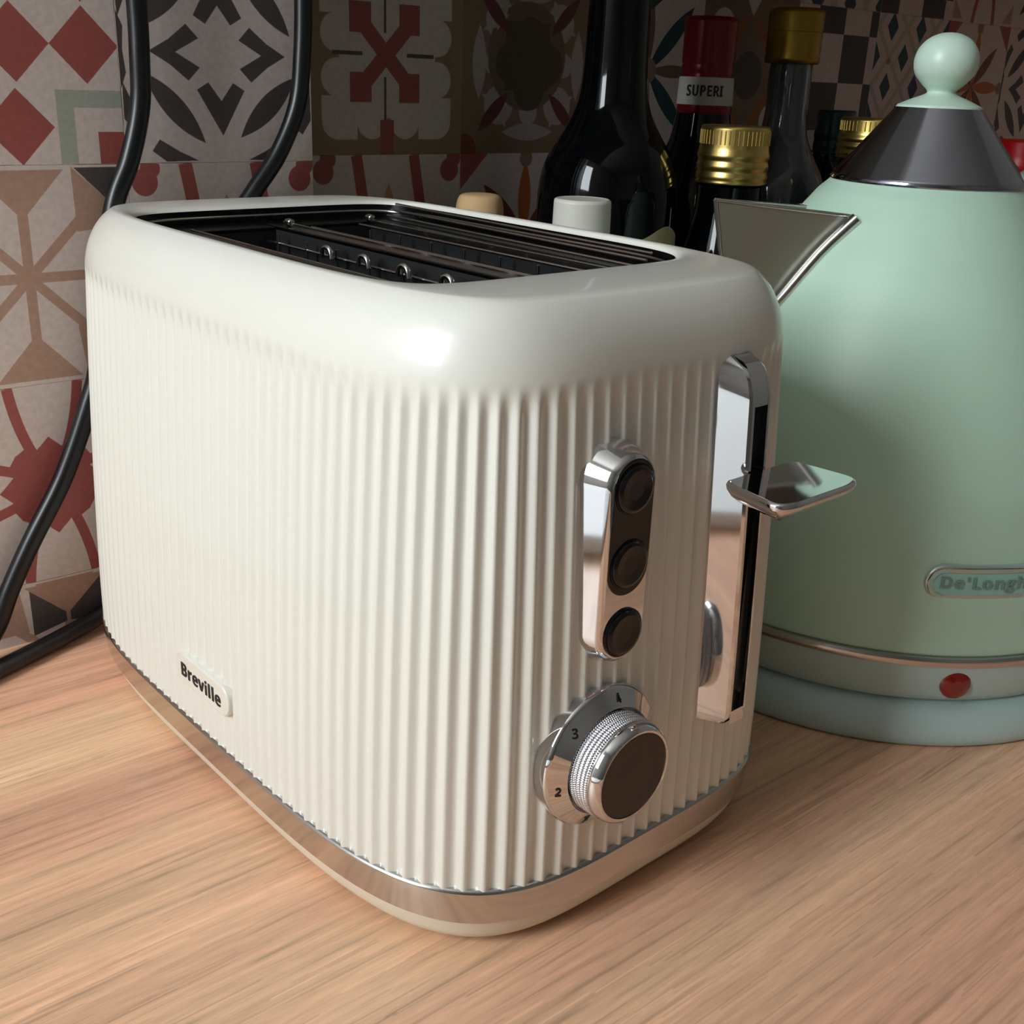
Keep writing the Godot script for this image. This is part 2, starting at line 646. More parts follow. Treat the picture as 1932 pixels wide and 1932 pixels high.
		"lozenges":
			can.fill(rgb(186, 178, 164))
			for i in 4:
				for j in 4:
					var cx := 0.0 + 0.40 * i
					var cy := -0.13 + 0.44 * j
					for s in [0.0, 1.0]:
						var a := Vector2(cx + 0.2 * s, cy + 0.22 * s)
						fillp(v2([a.x - 0.17, a.y, a.x, a.y - 0.19, a.x + 0.17, a.y, a.x, a.y + 0.19]), CREAM)
						fillp(v2([a.x - 0.075, a.y, a.x, a.y - 0.105, a.x + 0.075, a.y, a.x, a.y + 0.105]), TEAL if (i + j + int(s)) % 3 != 0 else rgb(44, 62, 100))
			for y in [0.2, 0.64]:
				for x in [0.0, 0.4, 0.8]:
					fillp(disc(x + 0.2, y - 0.3, 0.025), ORANGE)
		"orange_star":
			for t in 8:
				var d := Vector2.UP.rotated(TAU * t / 8)
				fillp(lens(C, C + d * 0.46, 0.10), ORANGE if t % 2 == 0 else RED.darkened(0.2))
			sym(v2([0, 0, 0.2, 0, 0, 0.2]), RED)
			sym(disc(0.5, 0.97, 0.05), OLIVE)
	# print grain
	var nz := FastNoiseLite.new()
	nz.seed = hash(kind) % 1000
	nz.frequency = 0.06
	can.resize(384, 384, Image.INTERPOLATE_LANCZOS)
	var grain := nz.get_image(384, 384, false, false, true)
	grain.convert(Image.FORMAT_L8)
	var gd := grain.get_data()
	can.convert(Image.FORMAT_RGB8)
	var d := can.get_data()
	for i in gd.size():
		var k := 0.95 + 0.08 * gd[i] / 255.0
		d[i * 3] = clampi(int(d[i * 3] * k), 0, 255)
		d[i * 3 + 1] = clampi(int(d[i * 3 + 1] * k), 0, 255)
		d[i * 3 + 2] = clampi(int(d[i * 3 + 2] * k), 0, 255)
	can = Image.create_from_data(384, 384, false, Image.FORMAT_RGB8, d)
	can.generate_mipmaps()
	var m := mat(Color.WHITE, 0.55)
	m.albedo_texture = ImageTexture.create_from_image(can)
	return m

func tile_mesh(s: float) -> ArrayMesh:       # lies in the y-z plane, faces +x, centred; u runs towards -z, v runs down
	var acc := Acc.new()
	var h := s / 2 - 0.00004
	var b := 0.00012
	var t := 0.004
	var f := h - b
	acc.quad(Vector3(0, f, f), Vector3(0, f, -f), Vector3(0, -f, -f), Vector3(0, -f, f), Vector3.RIGHT, Vector2(0, 0), Vector2(1, 0), Vector2(1, 1), Vector2(0, 1))
	for k in 4:
		var q := Basis(Vector3.RIGHT, PI / 2 * k)
		acc.quad(q * Vector3(0, f, f), q * Vector3(0, f, -f), q * Vector3(-b, h, -h), q * Vector3(-b, h, h), q * Vector3(0.7, 0.7, 0).normalized(), Vector2(0.02, 0.02), Vector2(0.98, 0.02), Vector2(0.98, 0.01), Vector2(0.02, 0.01))
		acc.quad(q * Vector3(-b, h, h), q * Vector3(-b, h, -h), q * Vector3(-t, h, -h), q * Vector3(-t, h, h), q * Vector3(0, 1, 0))
	return acc.done()

# ------------------------------------------------------------------ the room
func build_room() -> void:
	# ---- projecting, tiled part of the back wall
	var wl := struct("wall_back", box(Vector3(0.17, 2.6, 0.27), Vector3(WALL_X - 0.004 - 0.085, 0.4, STEP_Z + 0.135)), M.grout, room)
	var wr := struct("wall_recess", box(Vector3(0.14, 2.6, 1.62), Vector3(RECESS_X - 0.004 - 0.07, 0.4, STEP_Z - 0.81)), M.grout, room)
	var prints := {}
	for k in ["diamonds", "petals", "star", "star_dark", "blossom", "dots", "cross", "brown_bloom", "brown_arcs", "teal_star", "checks", "lozenges", "orange_star"]:
		prints[k] = print_for(k)
	var tl := tile_mesh(TS)
	var left := {
		-2: ["star", "blossom", "dots"], -1: ["petals", "diamonds", "petals"], 0: ["dots", "star", "dots"], 1: ["petals", "blossom", "brown_bloom"], 2: ["dots", "star_dark", "star"],
	}
	for row in left:
		for c in 3:
			var z := 0.0378 - (c - 2 + 0.5) * TS
			var y: float = ROW0 - (row + 0.5) * TS
			part("tile", tl, prints[left[row][c]], wl, Transform3D(Basis.IDENTITY, Vector3(WALL_X, y, z)))
	var tr := tile_mesh(TR)
	var right := {
		-2: ["teal_star", "star", "cross", "orange_star", "lozenges", "checks", "blossom", "teal_star"],
		-1: ["cross", "brown_bloom", "teal_star", "brown_arcs", "checks", "lozenges", "orange_star", "petals"],
		0: ["dots", "orange_star", "brown_arcs", "star", "blossom", "teal_star", "petals", "dots"],
		1: ["star_dark", "checks", "dots", "cross", "teal_star", "star", "brown_bloom", "cross"],
		2: ["blossom", "star", "petals", "dots", "cross", "checks", "brown_arcs", "star"],
	}
	for row in right:
		for c in 8:
			var z := -0.0677 - (c + 0.5) * TR
			var y: float = ROW0 - (row + 0.5) * TR
			part("tile", tr, prints[right[row][c]], wr, Transform3D(Basis.IDENTITY, Vector3(RECESS_X, y, z)))
	# ---- unseen block added over the recess to keep daylight off tiles and bottles
	struct("added_shade_block", box(Vector3(0.15, 1.3, 1.62), Vector3(-0.105, 0.98, STEP_Z - 0.81)), M.plaster, room)
	# ---- the rest of the kitchen
	struct("wall_back_001", box(Vector3(0.16, 2.6, 1.10), Vector3(WALL_X - 0.08, 0.4, 0.76)), M.frame_white, room)
	struct("wall_front", box(Vector3(0.12, 2.6, 3.1), Vector3(2.46, 0.4, -0.15)), M.paint_dark, room)
	struct("wall_right", box(Vector3(2.9, 2.6, 0.12), Vector3(1.1, 0.4, -1.72)), M.paint_dark, room)
	struct("floor", box(Vector3(2.9, 0.12, 3.2), Vector3(1.1, -0.96, -0.2)), M.floor, room)
	struct("ceiling", box(Vector3(2.9, 0.12, 3.2), Vector3(1.1, 1.68, -0.2)), M.plaster, room)
	# wall with the window, in four pieces round the opening
	var wx0 := -0.13
	var wx1 := 0.30
	var wy0 := 0.42
	var wy1 := 1.32
	var z0 := 1.31
	struct("wall_left", box(Vector3(wx0 + 0.32, 2.6, 0.12), Vector3((wx0 - 0.32) / 2, 0.4, z0 + 0.06)), M.plaster, room)
	struct("wall_left_001", box(Vector3(2.52 - wx1, 2.6, 0.12), Vector3((2.52 + wx1) / 2, 0.4, z0 + 0.06)), M.plaster, room)
	struct("wall_left_002", box(Vector3(wx1 - wx0, wy0 + 0.9, 0.12), Vector3((wx0 + wx1) / 2, (wy0 - 0.9) / 2, z0 + 0.06)), M.plaster, room)
	struct("wall_left_003", box(Vector3(wx1 - wx0, 1.7 - wy1, 0.12), Vector3((wx0 + wx1) / 2, (1.7 + wy1) / 2, z0 + 0.06)), M.plaster, room)
	var win := Node3D.new()
	win.name = "window_1"
	win.set_meta("kind", "structure")
	win.transform = room
	add_child(win, true)
	var fr := Acc.new()
	for q in [[wx0 + 0.02, wy0, wx0 + 0.06, wy1], [wx1 - 0.06, wy0, wx1 - 0.02, wy1], [wx0 + 0.02, wy0, wx1 - 0.02, wy0 + 0.04], [wx0 + 0.02, wy1 - 0.04, wx1 - 0.02, wy1]]:
		slab(rounded(q[2] - q[0], q[3] - q[1], 0.004, 2), -0.02, 0.02, 0.003, Transform3D(Basis(Vector3.RIGHT, PI / 2), Vector3((q[0] + q[2]) / 2, (q[1] + q[3]) / 2, z0 + 0.06)), fr)
	part("window_frame", fr.done(), M.frame_white, win)
	part("pane", box(Vector3(wx1 - wx0 - 0.1, wy1 - wy0 - 0.06, 0.004), Vector3((wx0 + wx1) / 2, (wy0 + wy1) / 2, z0 + 0.06)), M.pane, win)
	# ---- worktop
	var acc := Acc.new()
	var x0 := RECESS_X - 0.004
	var x1 := 0.47
	var za := -1.64
	var zb := 1.30
	var uvf := func(x: float, z: float) -> Vector2: return Vector2((x + 0.2) / 0.7, (z + 0.9) / 1.3)
	var e := 0.004
	acc.quad(Vector3(x0, 0, za), Vector3(x1 - e, 0, za), Vector3(x1 - e, 0, zb), Vector3(x0, 0, zb), Vector3.UP, uvf.call(x0, za), uvf.call(x1 - e, za), uvf.call(x1 - e, zb), uvf.call(x0, zb))
	acc.quad(Vector3(x1 - e, 0, za), Vector3(x1, -e, za), Vector3(x1, -e, zb), Vector3(x1 - e, 0, zb), Vector3(0.7, 0.7, 0).normalized(), uvf.call(x1 - e, za), uvf.call(x1, za), uvf.call(x1, zb), uvf.call(x1 - e, zb))
	acc.quad(Vector3(x1, -e, za), Vector3(x1, -0.04, za), Vector3(x1, -0.04, zb), Vector3(x1, -e, zb), Vector3.RIGHT, uvf.call(x1, za), uvf.call(x1 + 0.04, za), uvf.call(x1 + 0.04, zb), uvf.call(x1, zb))
	acc.quad(Vector3(x0, -0.04, za), Vector3(x1, -0.04, za), Vector3(x1, -0.04, zb), Vector3(x0, -0.04, zb), Vector3.DOWN)
	var wt := part("worktop", acc.done(), M.wood, self, room)
	tag(wt, "wood-effect kitchen worktop with pinkish brown grain under the toaster and kettle", "worktop")
	var cb := part("added_white_board", slab(rounded(0.52, 0.90, 0.03, 8), 0.0, 0.012, 0.003).done(), M.white_board, self, Transform3D(Basis.IDENTITY, Vector3(0.19, 0.0, 0.78)))  # unseen white sheet, added so the chrome sides reflect something bright
	tag(cb, "plain white board added out of view left of the toaster for the chrome to mirror", "added white board")
	struct("wall_base", box(Vector3(0.55, 0.86, 2.94), Vector3(0.12, -0.472, -0.17)), M.plaster, room)

# ------------------------------------------------------------------ the toaster
const TA := 0.1380
const TB := 0.0863
const TN := 4.163
const TH := 0.1958
const HC := 0.0248
const TAPER := 0.0080
const RS := 0.0261
const RH := 0.0189
const RIBS := 130

func body_inset(h: float) -> float:
	var t := TAPER * pow(clampf((minf(h, TH - RS) - HC) / (TH - HC), 0, 1), 1.5)
	if h > TH - RS:
		var s := (h - (TH - RS)) / RS
		t += RH * (1 - sqrt(maxf(0, 1 - s * s)))
	return t

func face(x: float, y: float, z: float) -> Transform3D:   # loft axes onto the button end: up -> +x, x -> -z, z -> -y
	return Transform3D(Basis(Vector3(0, 0, -1), Vector3(1, 0, 0), Vector3(0, -1, 0)), Vector3(x, y, z))

func build_toaster() -> void:
	var t := thing("toaster", "cream two-slot toaster with vertically ribbed sides, chrome band and black buttons", "toaster")
	# --- body
	var per := 10
	var plan := superellipse(TA, TB, TN, RIBS * per)
	var acc := Acc.new()
	var hs := []
	for i in 9:
		hs.append(HC - 0.002 + i * 0.0175)
	for i in 9:
		hs.append(0.1655 + i * 0.0012)
	var th := 0.02
	while th < 0.79:
		var y := TH - RS + RS * sin(th * PI / 2)
		if y > 0.1763:
			hs.append(y)
		th += 0.06
	hs.sort()
	var rows := []
	for h: float in hs:
		var w := 1.0 - smoothstep(0.1640, 0.1755, h)
		var ins := body_inset(h)
		var r := ring(plan, ins, h)
		if w > 0.0:
			var deep := ring(plan, ins + 0.00150, h)
			for j in r.size():
				var s := 0.5 + 0.5 * cos(TAU * (j % per) / per)
				r[j] = r[j].lerp(deep[j], pow(s, 0.8) * w)
		rows.append(r)
	# over the lip into the opening
	var op := superellipse(0.0905, 0.0647, 6.6, RIBS * per)
	var shift := -0.0052
	var y_top: float = hs[-1]
	var top: PackedVector3Array = ring(plan, body_inset(y_top), y_top)
	var mouth := PackedVector3Array()
	for p in op:
		mouth.append(Vector3(p.x + shift, 0, p.y))
	# match the two outlines by angle
	var ang := []
	for p in mouth:
		ang.append(fposmod(atan2(p.z / 0.0647, (p.x - shift) / 0.0905), TAU))
	var mouth2 := PackedVector3Array()
	for p in top:
		var a := fposmod(atan2(p.z / (TB - 0.027), p.x / (TA - 0.027)), TAU)
		var c := cos(a)
		var s := sin(a)
		var k := pow(pow(absf(c), 6.6) + pow(absf(s), 6.6), -1 / 6.6)
		mouth2.append(Vector3(c * k * 0.0905 + shift, 0, s * k * 0.0647))
	for q in [[0.12, 0.0002], [0.3, 0.0004], [0.6, 0.0004], [0.82, 0.0], [0.92, -0.0005], [0.98, -0.0013], [1.0, -0.0022]]:
		var r := PackedVector3Array()
		for j in top.size():
			var p := top[j].lerp(mouth2[j], q[0])
			p.y = y_top + q[1]
			r.append(p)
		rows.append(r)
	acc.grid(rows)
	part("body", acc.done(), M.cream, t)
	rows = []
	for y in [0.1921, 0.1900, 0.1862]:
		var r := PackedVector3Array()
		for j in range(0, mouth2.size(), 5):
			r.append(Vector3(mouth2[j].x * 0.998, y, mouth2[j].z * 0.998))
		rows.append(r)
	acc = Acc.new()
	acc.grid(rows)
	part("opening_wall", acc.done(), M.enamel, t)
	acc = Acc.new()
	var trim := PackedVector3Array()
	for j in range(0, mouth2.size(), 5):
		trim.append(Vector3(mouth2[j].x * 0.985 - 0.0001, 0.1894, mouth2[j].z * 0.975))
	trim.append(trim[0])
	acc.tube(trim, 0.0007, 8)
	part("opening_trim", acc.done(), M.wire, t)
	# --- chrome band and foot
	var p2 := superellipse(TA, TB, TN, 360)
	acc = Acc.new()
	loft(acc, p2, [[Vector2(0.0022, 0.0122), Vector2(0.0007, 0.0128)], [Vector2(0.0007, 0.0128), Vector2(0.0002, 0.0170), Vector2(-0.0003, 0.0215), Vector2(-0.0004, 0.0240)], [Vector2(-0.0004, 0.0240), Vector2(-0.0001, 0.0247), Vector2(0.0006, 0.0250)], [Vector2(0.0006, 0.0250), Vector2(0.0030, 0.0249)]])
	part("chrome_band", acc.done(), M.chrome_soft, t)
	acc = Acc.new()
	loft(acc, p2, [[Vector2(0.0090, 0.0028), Vector2(0.0062, 0.0032), Vector2(0.0046, 0.0045), Vector2(0.0032, 0.0070), Vector2(0.0020, 0.0105), Vector2(0.0013, 0.0126)]])
	part("plinth", acc.done(), M.cream_foot, t)
	for sx in [-1, 1]:
		for sz in [-1, 1]:
			acc = Acc.new()
			loft(acc, circle(0.010, 24), [[Vector2(0.001, 0), Vector2(0, 0.001)], [Vector2(0, 0.001), Vector2(0, 0.004)]])
			part("rubber_foot", acc.done(), M.rubber, t, Transform3D(Basis.IDENTITY, Vector3(0.095 * sx, 0, 0.052 * sz)))
	# --- slot plate with two bread slots
	acc = Acc.new()
	var py := 0.1872
	var bars := [[-0.0950, 0.040, 0.0845, 0.0638], [-0.0950, -0.0638, 0.0845, -0.040], [-0.0950, -0.0036, 0.0845, 0.0036], [-0.0950, -0.040, -0.0760, -0.0055], [-0.0950, 0.0055, -0.0760, 0.040], [0.0660, -0.040, 0.0845, -0.0055], [0.0660, 0.0055, 0.0845, 0.040]]
	for b in bars:
		slab(rounded(b[2] - b[0], b[3] - b[1], 0.0005, 2), py - 0.0015, py, 0.0004, Transform3D(Basis.IDENTITY, Vector3((b[0] + b[2]) / 2, 0, (b[1] + b[3]) / 2)), acc)
	part("slot_plate", acc.done(), M.enamel, t)
	acc = Acc.new()   # raised edges along the slots, and the stepped trim inside the rear lip
	for z in [0.0, 0.0400, -0.0400]:
		slab(rounded(0.148, 0.0008, 0.0003, 2), py - 0.002, py + (0.0016 if z == 0.0 else 0.0006), 0.0002, Transform3D(Basis.IDENTITY, Vector3(-0.005, 0, z)), acc)
	for k in 3:
		acc.tube(PackedVector3Array([Vector3(-0.082, py + 0.0012 + 0.0022 * k, -0.0530 - 0.0022 * k), Vector3(0.072, py + 0.0012 + 0.0022 * k, -0.0470 - 0.0022 * k)]), 0.0006, 8)
	part("slot_edge", acc.done(), M.wire, t)
	acc = Acc.new()   # dark walls of the two slots
	for s in [-1, 1]:
		var x0 := -0.0762
		var x1 := 0.0662
		var za: float = 0.0053 * s
		var zb: float = 0.0402 * s
		acc.quad(Vector3(x0, py - 0.001, za), Vector3(x1, py - 0.001, za), Vector3(x1, 0.05, za), Vector3(x0, 0.05, za), Vector3(0, 0, s))
		acc.quad(Vector3(x0, py - 0.001, zb), Vector3(x1, py - 0.001, zb), Vector3(x1, 0.05, zb), Vector3(x0, 0.05, zb), Vector3(0, 0, -s))
		acc.quad(Vector3(x0, py - 0.001, za), Vector3(x0, py - 0.001, zb), Vector3(x0, 0.05, zb), Vector3(x0, 0.05, za), Vector3(1, 0, 0))
		acc.quad(Vector3(x1, py - 0.001, za), Vector3(x1, py - 0.001, zb), Vector3(x1, 0.05, zb), Vector3(x1, 0.05, za), Vector3(-1, 0, 0))
		acc.quad(Vector3(x0, 0.05, za), Vector3(x1, 0.05, za), Vector3(x1, 0.05, zb), Vector3(x0, 0.05, zb), Vector3.UP)
	part("slot_lining", acc.done(), M.inside, t)
	for q in [[0.0100, 4, true], [0.0360, 0, false], [-0.0100, 0, false], [-0.0330, 5, false]]:
		acc = Acc.new()
		var z: float = q[0]
		acc.tube(PackedVector3Array([Vector3(-0.074, py - (0.005 if z > 0 else 0.0008), z), Vector3(0.064, py - (0.005 if z > 0 else 0.0008), z)]), 0.0006, 8)
		acc.tube(PackedVector3Array([Vector3(-0.074, py - 0.014, z), Vector3(0.064, py - 0.014, z)]), 0.0006, 8)
		for k in 7:
			var x := -0.066 + 0.0205 * k
			acc.tube(PackedVector3Array([Vector3(x, 0.06, z), Vector3(x, py - 0.002, z)]), 0.0007, 8)
		if q[2]:
			for k in 4:      # the wires' bent tips
				var x := -0.030 + 0.0235 * k
				acc.tube(curve([Vector3(x, py - 0.005, z + 0.003), Vector3(x + 0.0008, py - 0.0022, z + 0.003), Vector3(x + 0.0030, py - 0.0012, z + 0.003), Vector3(x + 0.0052, py - 0.0022, z + 0.003), Vector3(x + 0.0060, py - 0.005, z + 0.003)], 4), 0.0010, 8)
		part("guard_wire", acc.done(), M.wire, t)
	for q in [[-0.0745, 0.0], [-0.0745, -0.0385]]:      # bright clips at the far ends of the slots
		part("wire_clip", slab(rounded(0.0045, 0.0030, 0.0012, 4), py, py + 0.0030, 0.0010, Transform3D(Basis.IDENTITY, Vector3(q[0], 0, q[1]))).done(), M.wire, t)
	# --- maker's badge on the long side
	var bx := 0.0040
	var by := 0.0457
	var bz := 0.0866
	var side_on := Transform3D(Basis(Vector3(1, 0, 0), Vector3(0, 0, 1), Vector3(0, -1, 0)), Vector3(bx, by, bz - 0.0025))
	var badge := part("badge", slab(rounded(0.0385, 0.0118, 0.0052, 8), 0, 0.0030, 0.0007, side_on).done(), M.cream, t)
	var word := lettering("Breville", 0.0056, 0.0290, 0.0003)
	word.xform(Transform3D(Basis.IDENTITY, Vector3(bx - 0.0005, by - 0.0002, bz + 0.0006)))
	part("lettering", word.done(), M.ink, badge)
	# --- button panel
	var pc := Vector3(0.0, 0.1238, 0.0243)
	acc = Acc.new()
	var pill := rounded(0.0180, 0.0610, 0.0089, 14)
	loft(acc, pill, [[Vector2(-0.0034, 0), Vector2(-0.0004, 0.0082)], [Vector2(-0.0004, 0.0082), Vector2(0.0001, 0.0094), Vector2(0.0010, 0.0099)], [Vector2(0.0010, 0.0099), Vector2(0.0011, 0.0099)]])
	acc.xform(face(0.1298, pc.y, pc.z))
	var panel := part("button_panel", acc.done(), M.chrome, t)
	part("inlay", slab(rounded(0.0158, 0.0395, 0.0078, 12), 0, 0.0006, 0.0003, face(0.13945, 0.1337, 0.0243)).done(), M.black_gloss, panel)
	for y in [0.1450, 0.1232, 0.1023]:
		acc = Acc.new()
		var r := 0.0068
		loft(acc, circle(r, 40), [[Vector2(0, 0), Vector2(0, 0.0012)], [Vector2(0, 0.0012), Vector2(0.0003, 0.0017), Vector2(0.0012, 0.0019)], [Vector2(0.0012, 0.0019), Vector2(0.004, 0.0016)]])
		acc.xform(face(0.1393, y, 0.0243))
		var bt := part("button", acc.done(), M.black_button, t)
		acc = Acc.new()
		loft(acc, circle(r + 0.0006, 40), [[Vector2(0, 0.0002), Vector2(0, 0.0008)], [Vector2(0, 0.0008), Vector2(0.0005, 0.0009)]], false, false)
		acc.xform(face(0.1394, y, 0.0243))
		part("button_ring", acc.done(), M.steel_dark, bt)
	# --- browning dial
	var dc := Vector3(0.0, 0.0620, 0.0270)
	acc = Acc.new()
	lathe(acc, [[Vector2(0.0220, 0.0), Vector2(0.0224, 0.0070)], [Vector2(0.0224, 0.0070), Vector2(0.0222, 0.0078), Vector2(0.0215, 0.0083)], [Vector2(0.0215, 0.0083), Vector2(0.0192, 0.0096), Vector2(0.0168, 0.0112)], [Vector2(0.0168, 0.0112), Vector2(0.0162, 0.0095), Vector2(0.0120, 0.0095)]], 72, face(0.1300, dc.y, dc.z))
	var dial := part("dial_plate", acc.done(), M.chrome, t)
	for q in [["1", 250.0], ["2", 191.0], ["3", 135.0], ["4", 80.0]]:
		var dg := lettering(q[0], 0.0030, 0.0018, 0.0002)
		var a := deg_to_rad(q[1])
		# direction in the face plane: right = -z, up = +y
		var dir := Vector3(0, sin(a), -cos(a))
		var nn := (Vector3.RIGHT * 0.87 + dir * 0.49).normalized()
		var up := (Vector3.UP - nn * nn.y).normalized()
		dg.xform(Transform3D(Basis(up.cross(nn), up, nn), Vector3(0.1300 + 0.00975, dc.y, dc.z) + dir * 0.0192))
		part("numeral", dg.done(), M.ink, dial)
	var knob := Node3D.new()
	knob.name = "knob"
	t.add_child(knob, true)
	acc = Acc.new()
	var krows := []
	for i in 41:
		var row := PackedVector3Array()
		for j in 512:
			var bump := 0.00045 * sin(TAU * j / 8.0 + PI * i / 8.0) * sin(TAU * j / 8.0 - PI * i / 8.0)
			var r := 0.0155 + (bump if i > 1 and i < 39 else -0.0004)
			row.append(Vector3(cos(TAU * j / 512) * r, 0.0098 + 0.0074 * i / 40.0, sin(TAU * j / 512) * r))
		krows.append(row)
	acc.grid(krows)
	acc.xform(face(0.1300, dc.y, dc.z))
	part("grip", acc.done(), M.grip, knob)
	acc = Acc.new()
	lathe(acc, [[Vector2(0.0153, 0.0172), Vector2(0.0157, 0.0178), Vector2(0.0157, 0.0188), Vector2(0.0150, 0.0206), Vector2(0.0141, 0.0213)], [Vector2(0.0141, 0.0213), Vector2(0.0134, 0.0211)], [Vector2(0.0134, 0.0211), Vector2(0.0133, 0.0200), Vector2(0.0100, 0.0200)]], 72, face(0.1300, dc.y, dc.z))
	part("knob_rim", acc.done(), M.chrome, knob)
	acc = Acc.new()
	loft(acc, circle(0.0133, 60), [[Vector2(0, 0.0196), Vector2(0, 0.0208)], [Vector2(0, 0.0208), Vector2(0.0006, 0.0210), Vector2(0.005, 0.0208)]])
	acc.xform(face(0.1300, dc.y, dc.z))
	part("knob_disc", acc.done(), M.brown_disc, knob)
	# --- lever slot: a deep chrome surround with a dark slot
	var zl := -0.0218
	acc = Acc.new()
	var n_up := 40
	# cross-sections (protrusion, sideways) stacked up the end of the body; the top curls back into the body
	var rails := [[[-0.006, 0.0064], [0.0076, -0.0001], [0.0084, -0.0008], [0.0084, -0.0019], [0.0030, -0.0020]], [[0.0030, -0.0079], [0.0084, -0.0080], [0.0084, -0.0089], [0.0078, -0.0095], [-0.006, -0.0112]]]
	for side in 2:
		for seg in 4:
			var lrows := []
			for i in n_up + 1:
				var y := lerpf(0.0570, 0.1735, i / float(n_up))
				var edge := clampf((0.1735 - y) / 0.0120, 0.0, 1.0)
				var low := clampf((y - 0.0570) / 0.0030, 0.0, 1.0)
				var k := sqrt(1.0 - (1.0 - edge) * (1.0 - edge)) * (0.75 + 0.25 * sqrt(1.0 - (1.0 - low) * (1.0 - low)))
				var bx0 := TA - body_inset(y)
				var row := PackedVector3Array()
				for q in [rails[side][seg], rails[side][seg + 1]]:
					row.append(Vector3(bx0 + (q[0] * k if q[0] > 0 else q[0]), y, zl + q[1] * (1.0 if q[0] > 0 or side == 0 else 1.0)))
				lrows.append(row)
			lrows.reverse()
			acc.grid(lrows, false)
	for q in [[0.1600, 0.1735], [0.0570, 0.0615]]:
		var lrows := []
		for i in 13:
			var y := lerpf(q[0], q[1], i / 12.0)
			var edge := clampf((0.1735 - y) / 0.0120, 0.0, 1.0)
			var k := sqrt(1.0 - (1.0 - edge) * (1.0 - edge))
			var bx0 := TA - body_inset(y)
			lrows.append(PackedVector3Array([Vector3(bx0 + 0.0083 * k, y, zl - 0.0015), Vector3(bx0 + 0.0083 * k, y, zl - 0.0085)]))
		lrows.reverse()
		acc.grid(lrows, false)
		var yy: float = q[0] if q[0] > 0.1 else q[1]
		var bx1 := TA - body_inset(yy)
		acc.quad(Vector3(bx1 - 0.004, yy, zl - 0.0015), Vector3(bx1 + 0.0083, yy, zl - 0.0015), Vector3(bx1 + 0.0083, yy, zl - 0.0085), Vector3(bx1 - 0.004, yy, zl - 0.0085), Vector3.DOWN if q[0] > 0.1 else Vector3.UP)
	acc.quad(Vector3(0.128, 0.0570, zl + 0.0050), Vector3(0.1440, 0.0570, zl - 0.0002), Vector3(0.1440, 0.0570, zl - 0.0095), Vector3(0.125, 0.0570, zl - 0.0112), Vector3.DOWN)
	part("lever_surround", acc.done(), M.chrome, t)
	part("lever_slot", box(Vector3(0.010, 0.1010, 0.0066), Vector3(0.1315, 0.1110, zl - 0.0050)), M.inside, t)
	# --- lever
	acc = Acc.new()
	slab(rounded(0.016, 0.0046, 0.0015, 4), 0, 0.0040, 0.0010, Transform3D(Basis.IDENTITY, Vector3(0.1420, 0.1362, zl - 0.0050)), acc)
	var pad := soften(PackedVector2Array([Vector2(0.1420, -0.0440), Vector2(0.1640, -0.0462), Vector2(0.1668, -0.0390), Vector2(0.1668, -0.0120), Vector2(0.1640, -0.0060), Vector2(0.1420, -0.0100)]), 0.0045, 5)
	loft(acc, pad, [[Vector2(0.0062, 0.1344), Vector2(0.0040, 0.1351), Vector2(0.0016, 0.1369), Vector2(0.0003, 0.1388)], [Vector2(0.0003, 0.1388), Vector2(0.0, 0.1398), Vector2(0.0004, 0.1407), Vector2(0.0012, 0.1410)]])
	part("lever", acc.done(), M.chrome, t)

# ------------------------------------------------------------------ the kettle
const KX := 0.0682
const KZ := -0.2293
const KTURN := -1.939      # local +x is the spout

func kr(h: float) -> float:     # body radius
	var hs := [0.040, 0.060, 0.080, 0.100, 0.120, 0.140, 0.158, 0.173, 0.185, 0.198, 0.206, 0.2115]
	var rs := [0.1106, 0.1088, 0.1050, 0.0992, 0.0918, 0.0832, 0.0742, 0.0662, 0.0596, 0.0512, 0.0450, 0.0392]
	for i in hs.size() - 1:
		if h <= hs[i + 1]:
			return lerpf(rs[i], rs[i + 1], clampf((h - hs[i]) / (hs[i + 1] - hs[i]), 0, 1))
	return rs[-1]

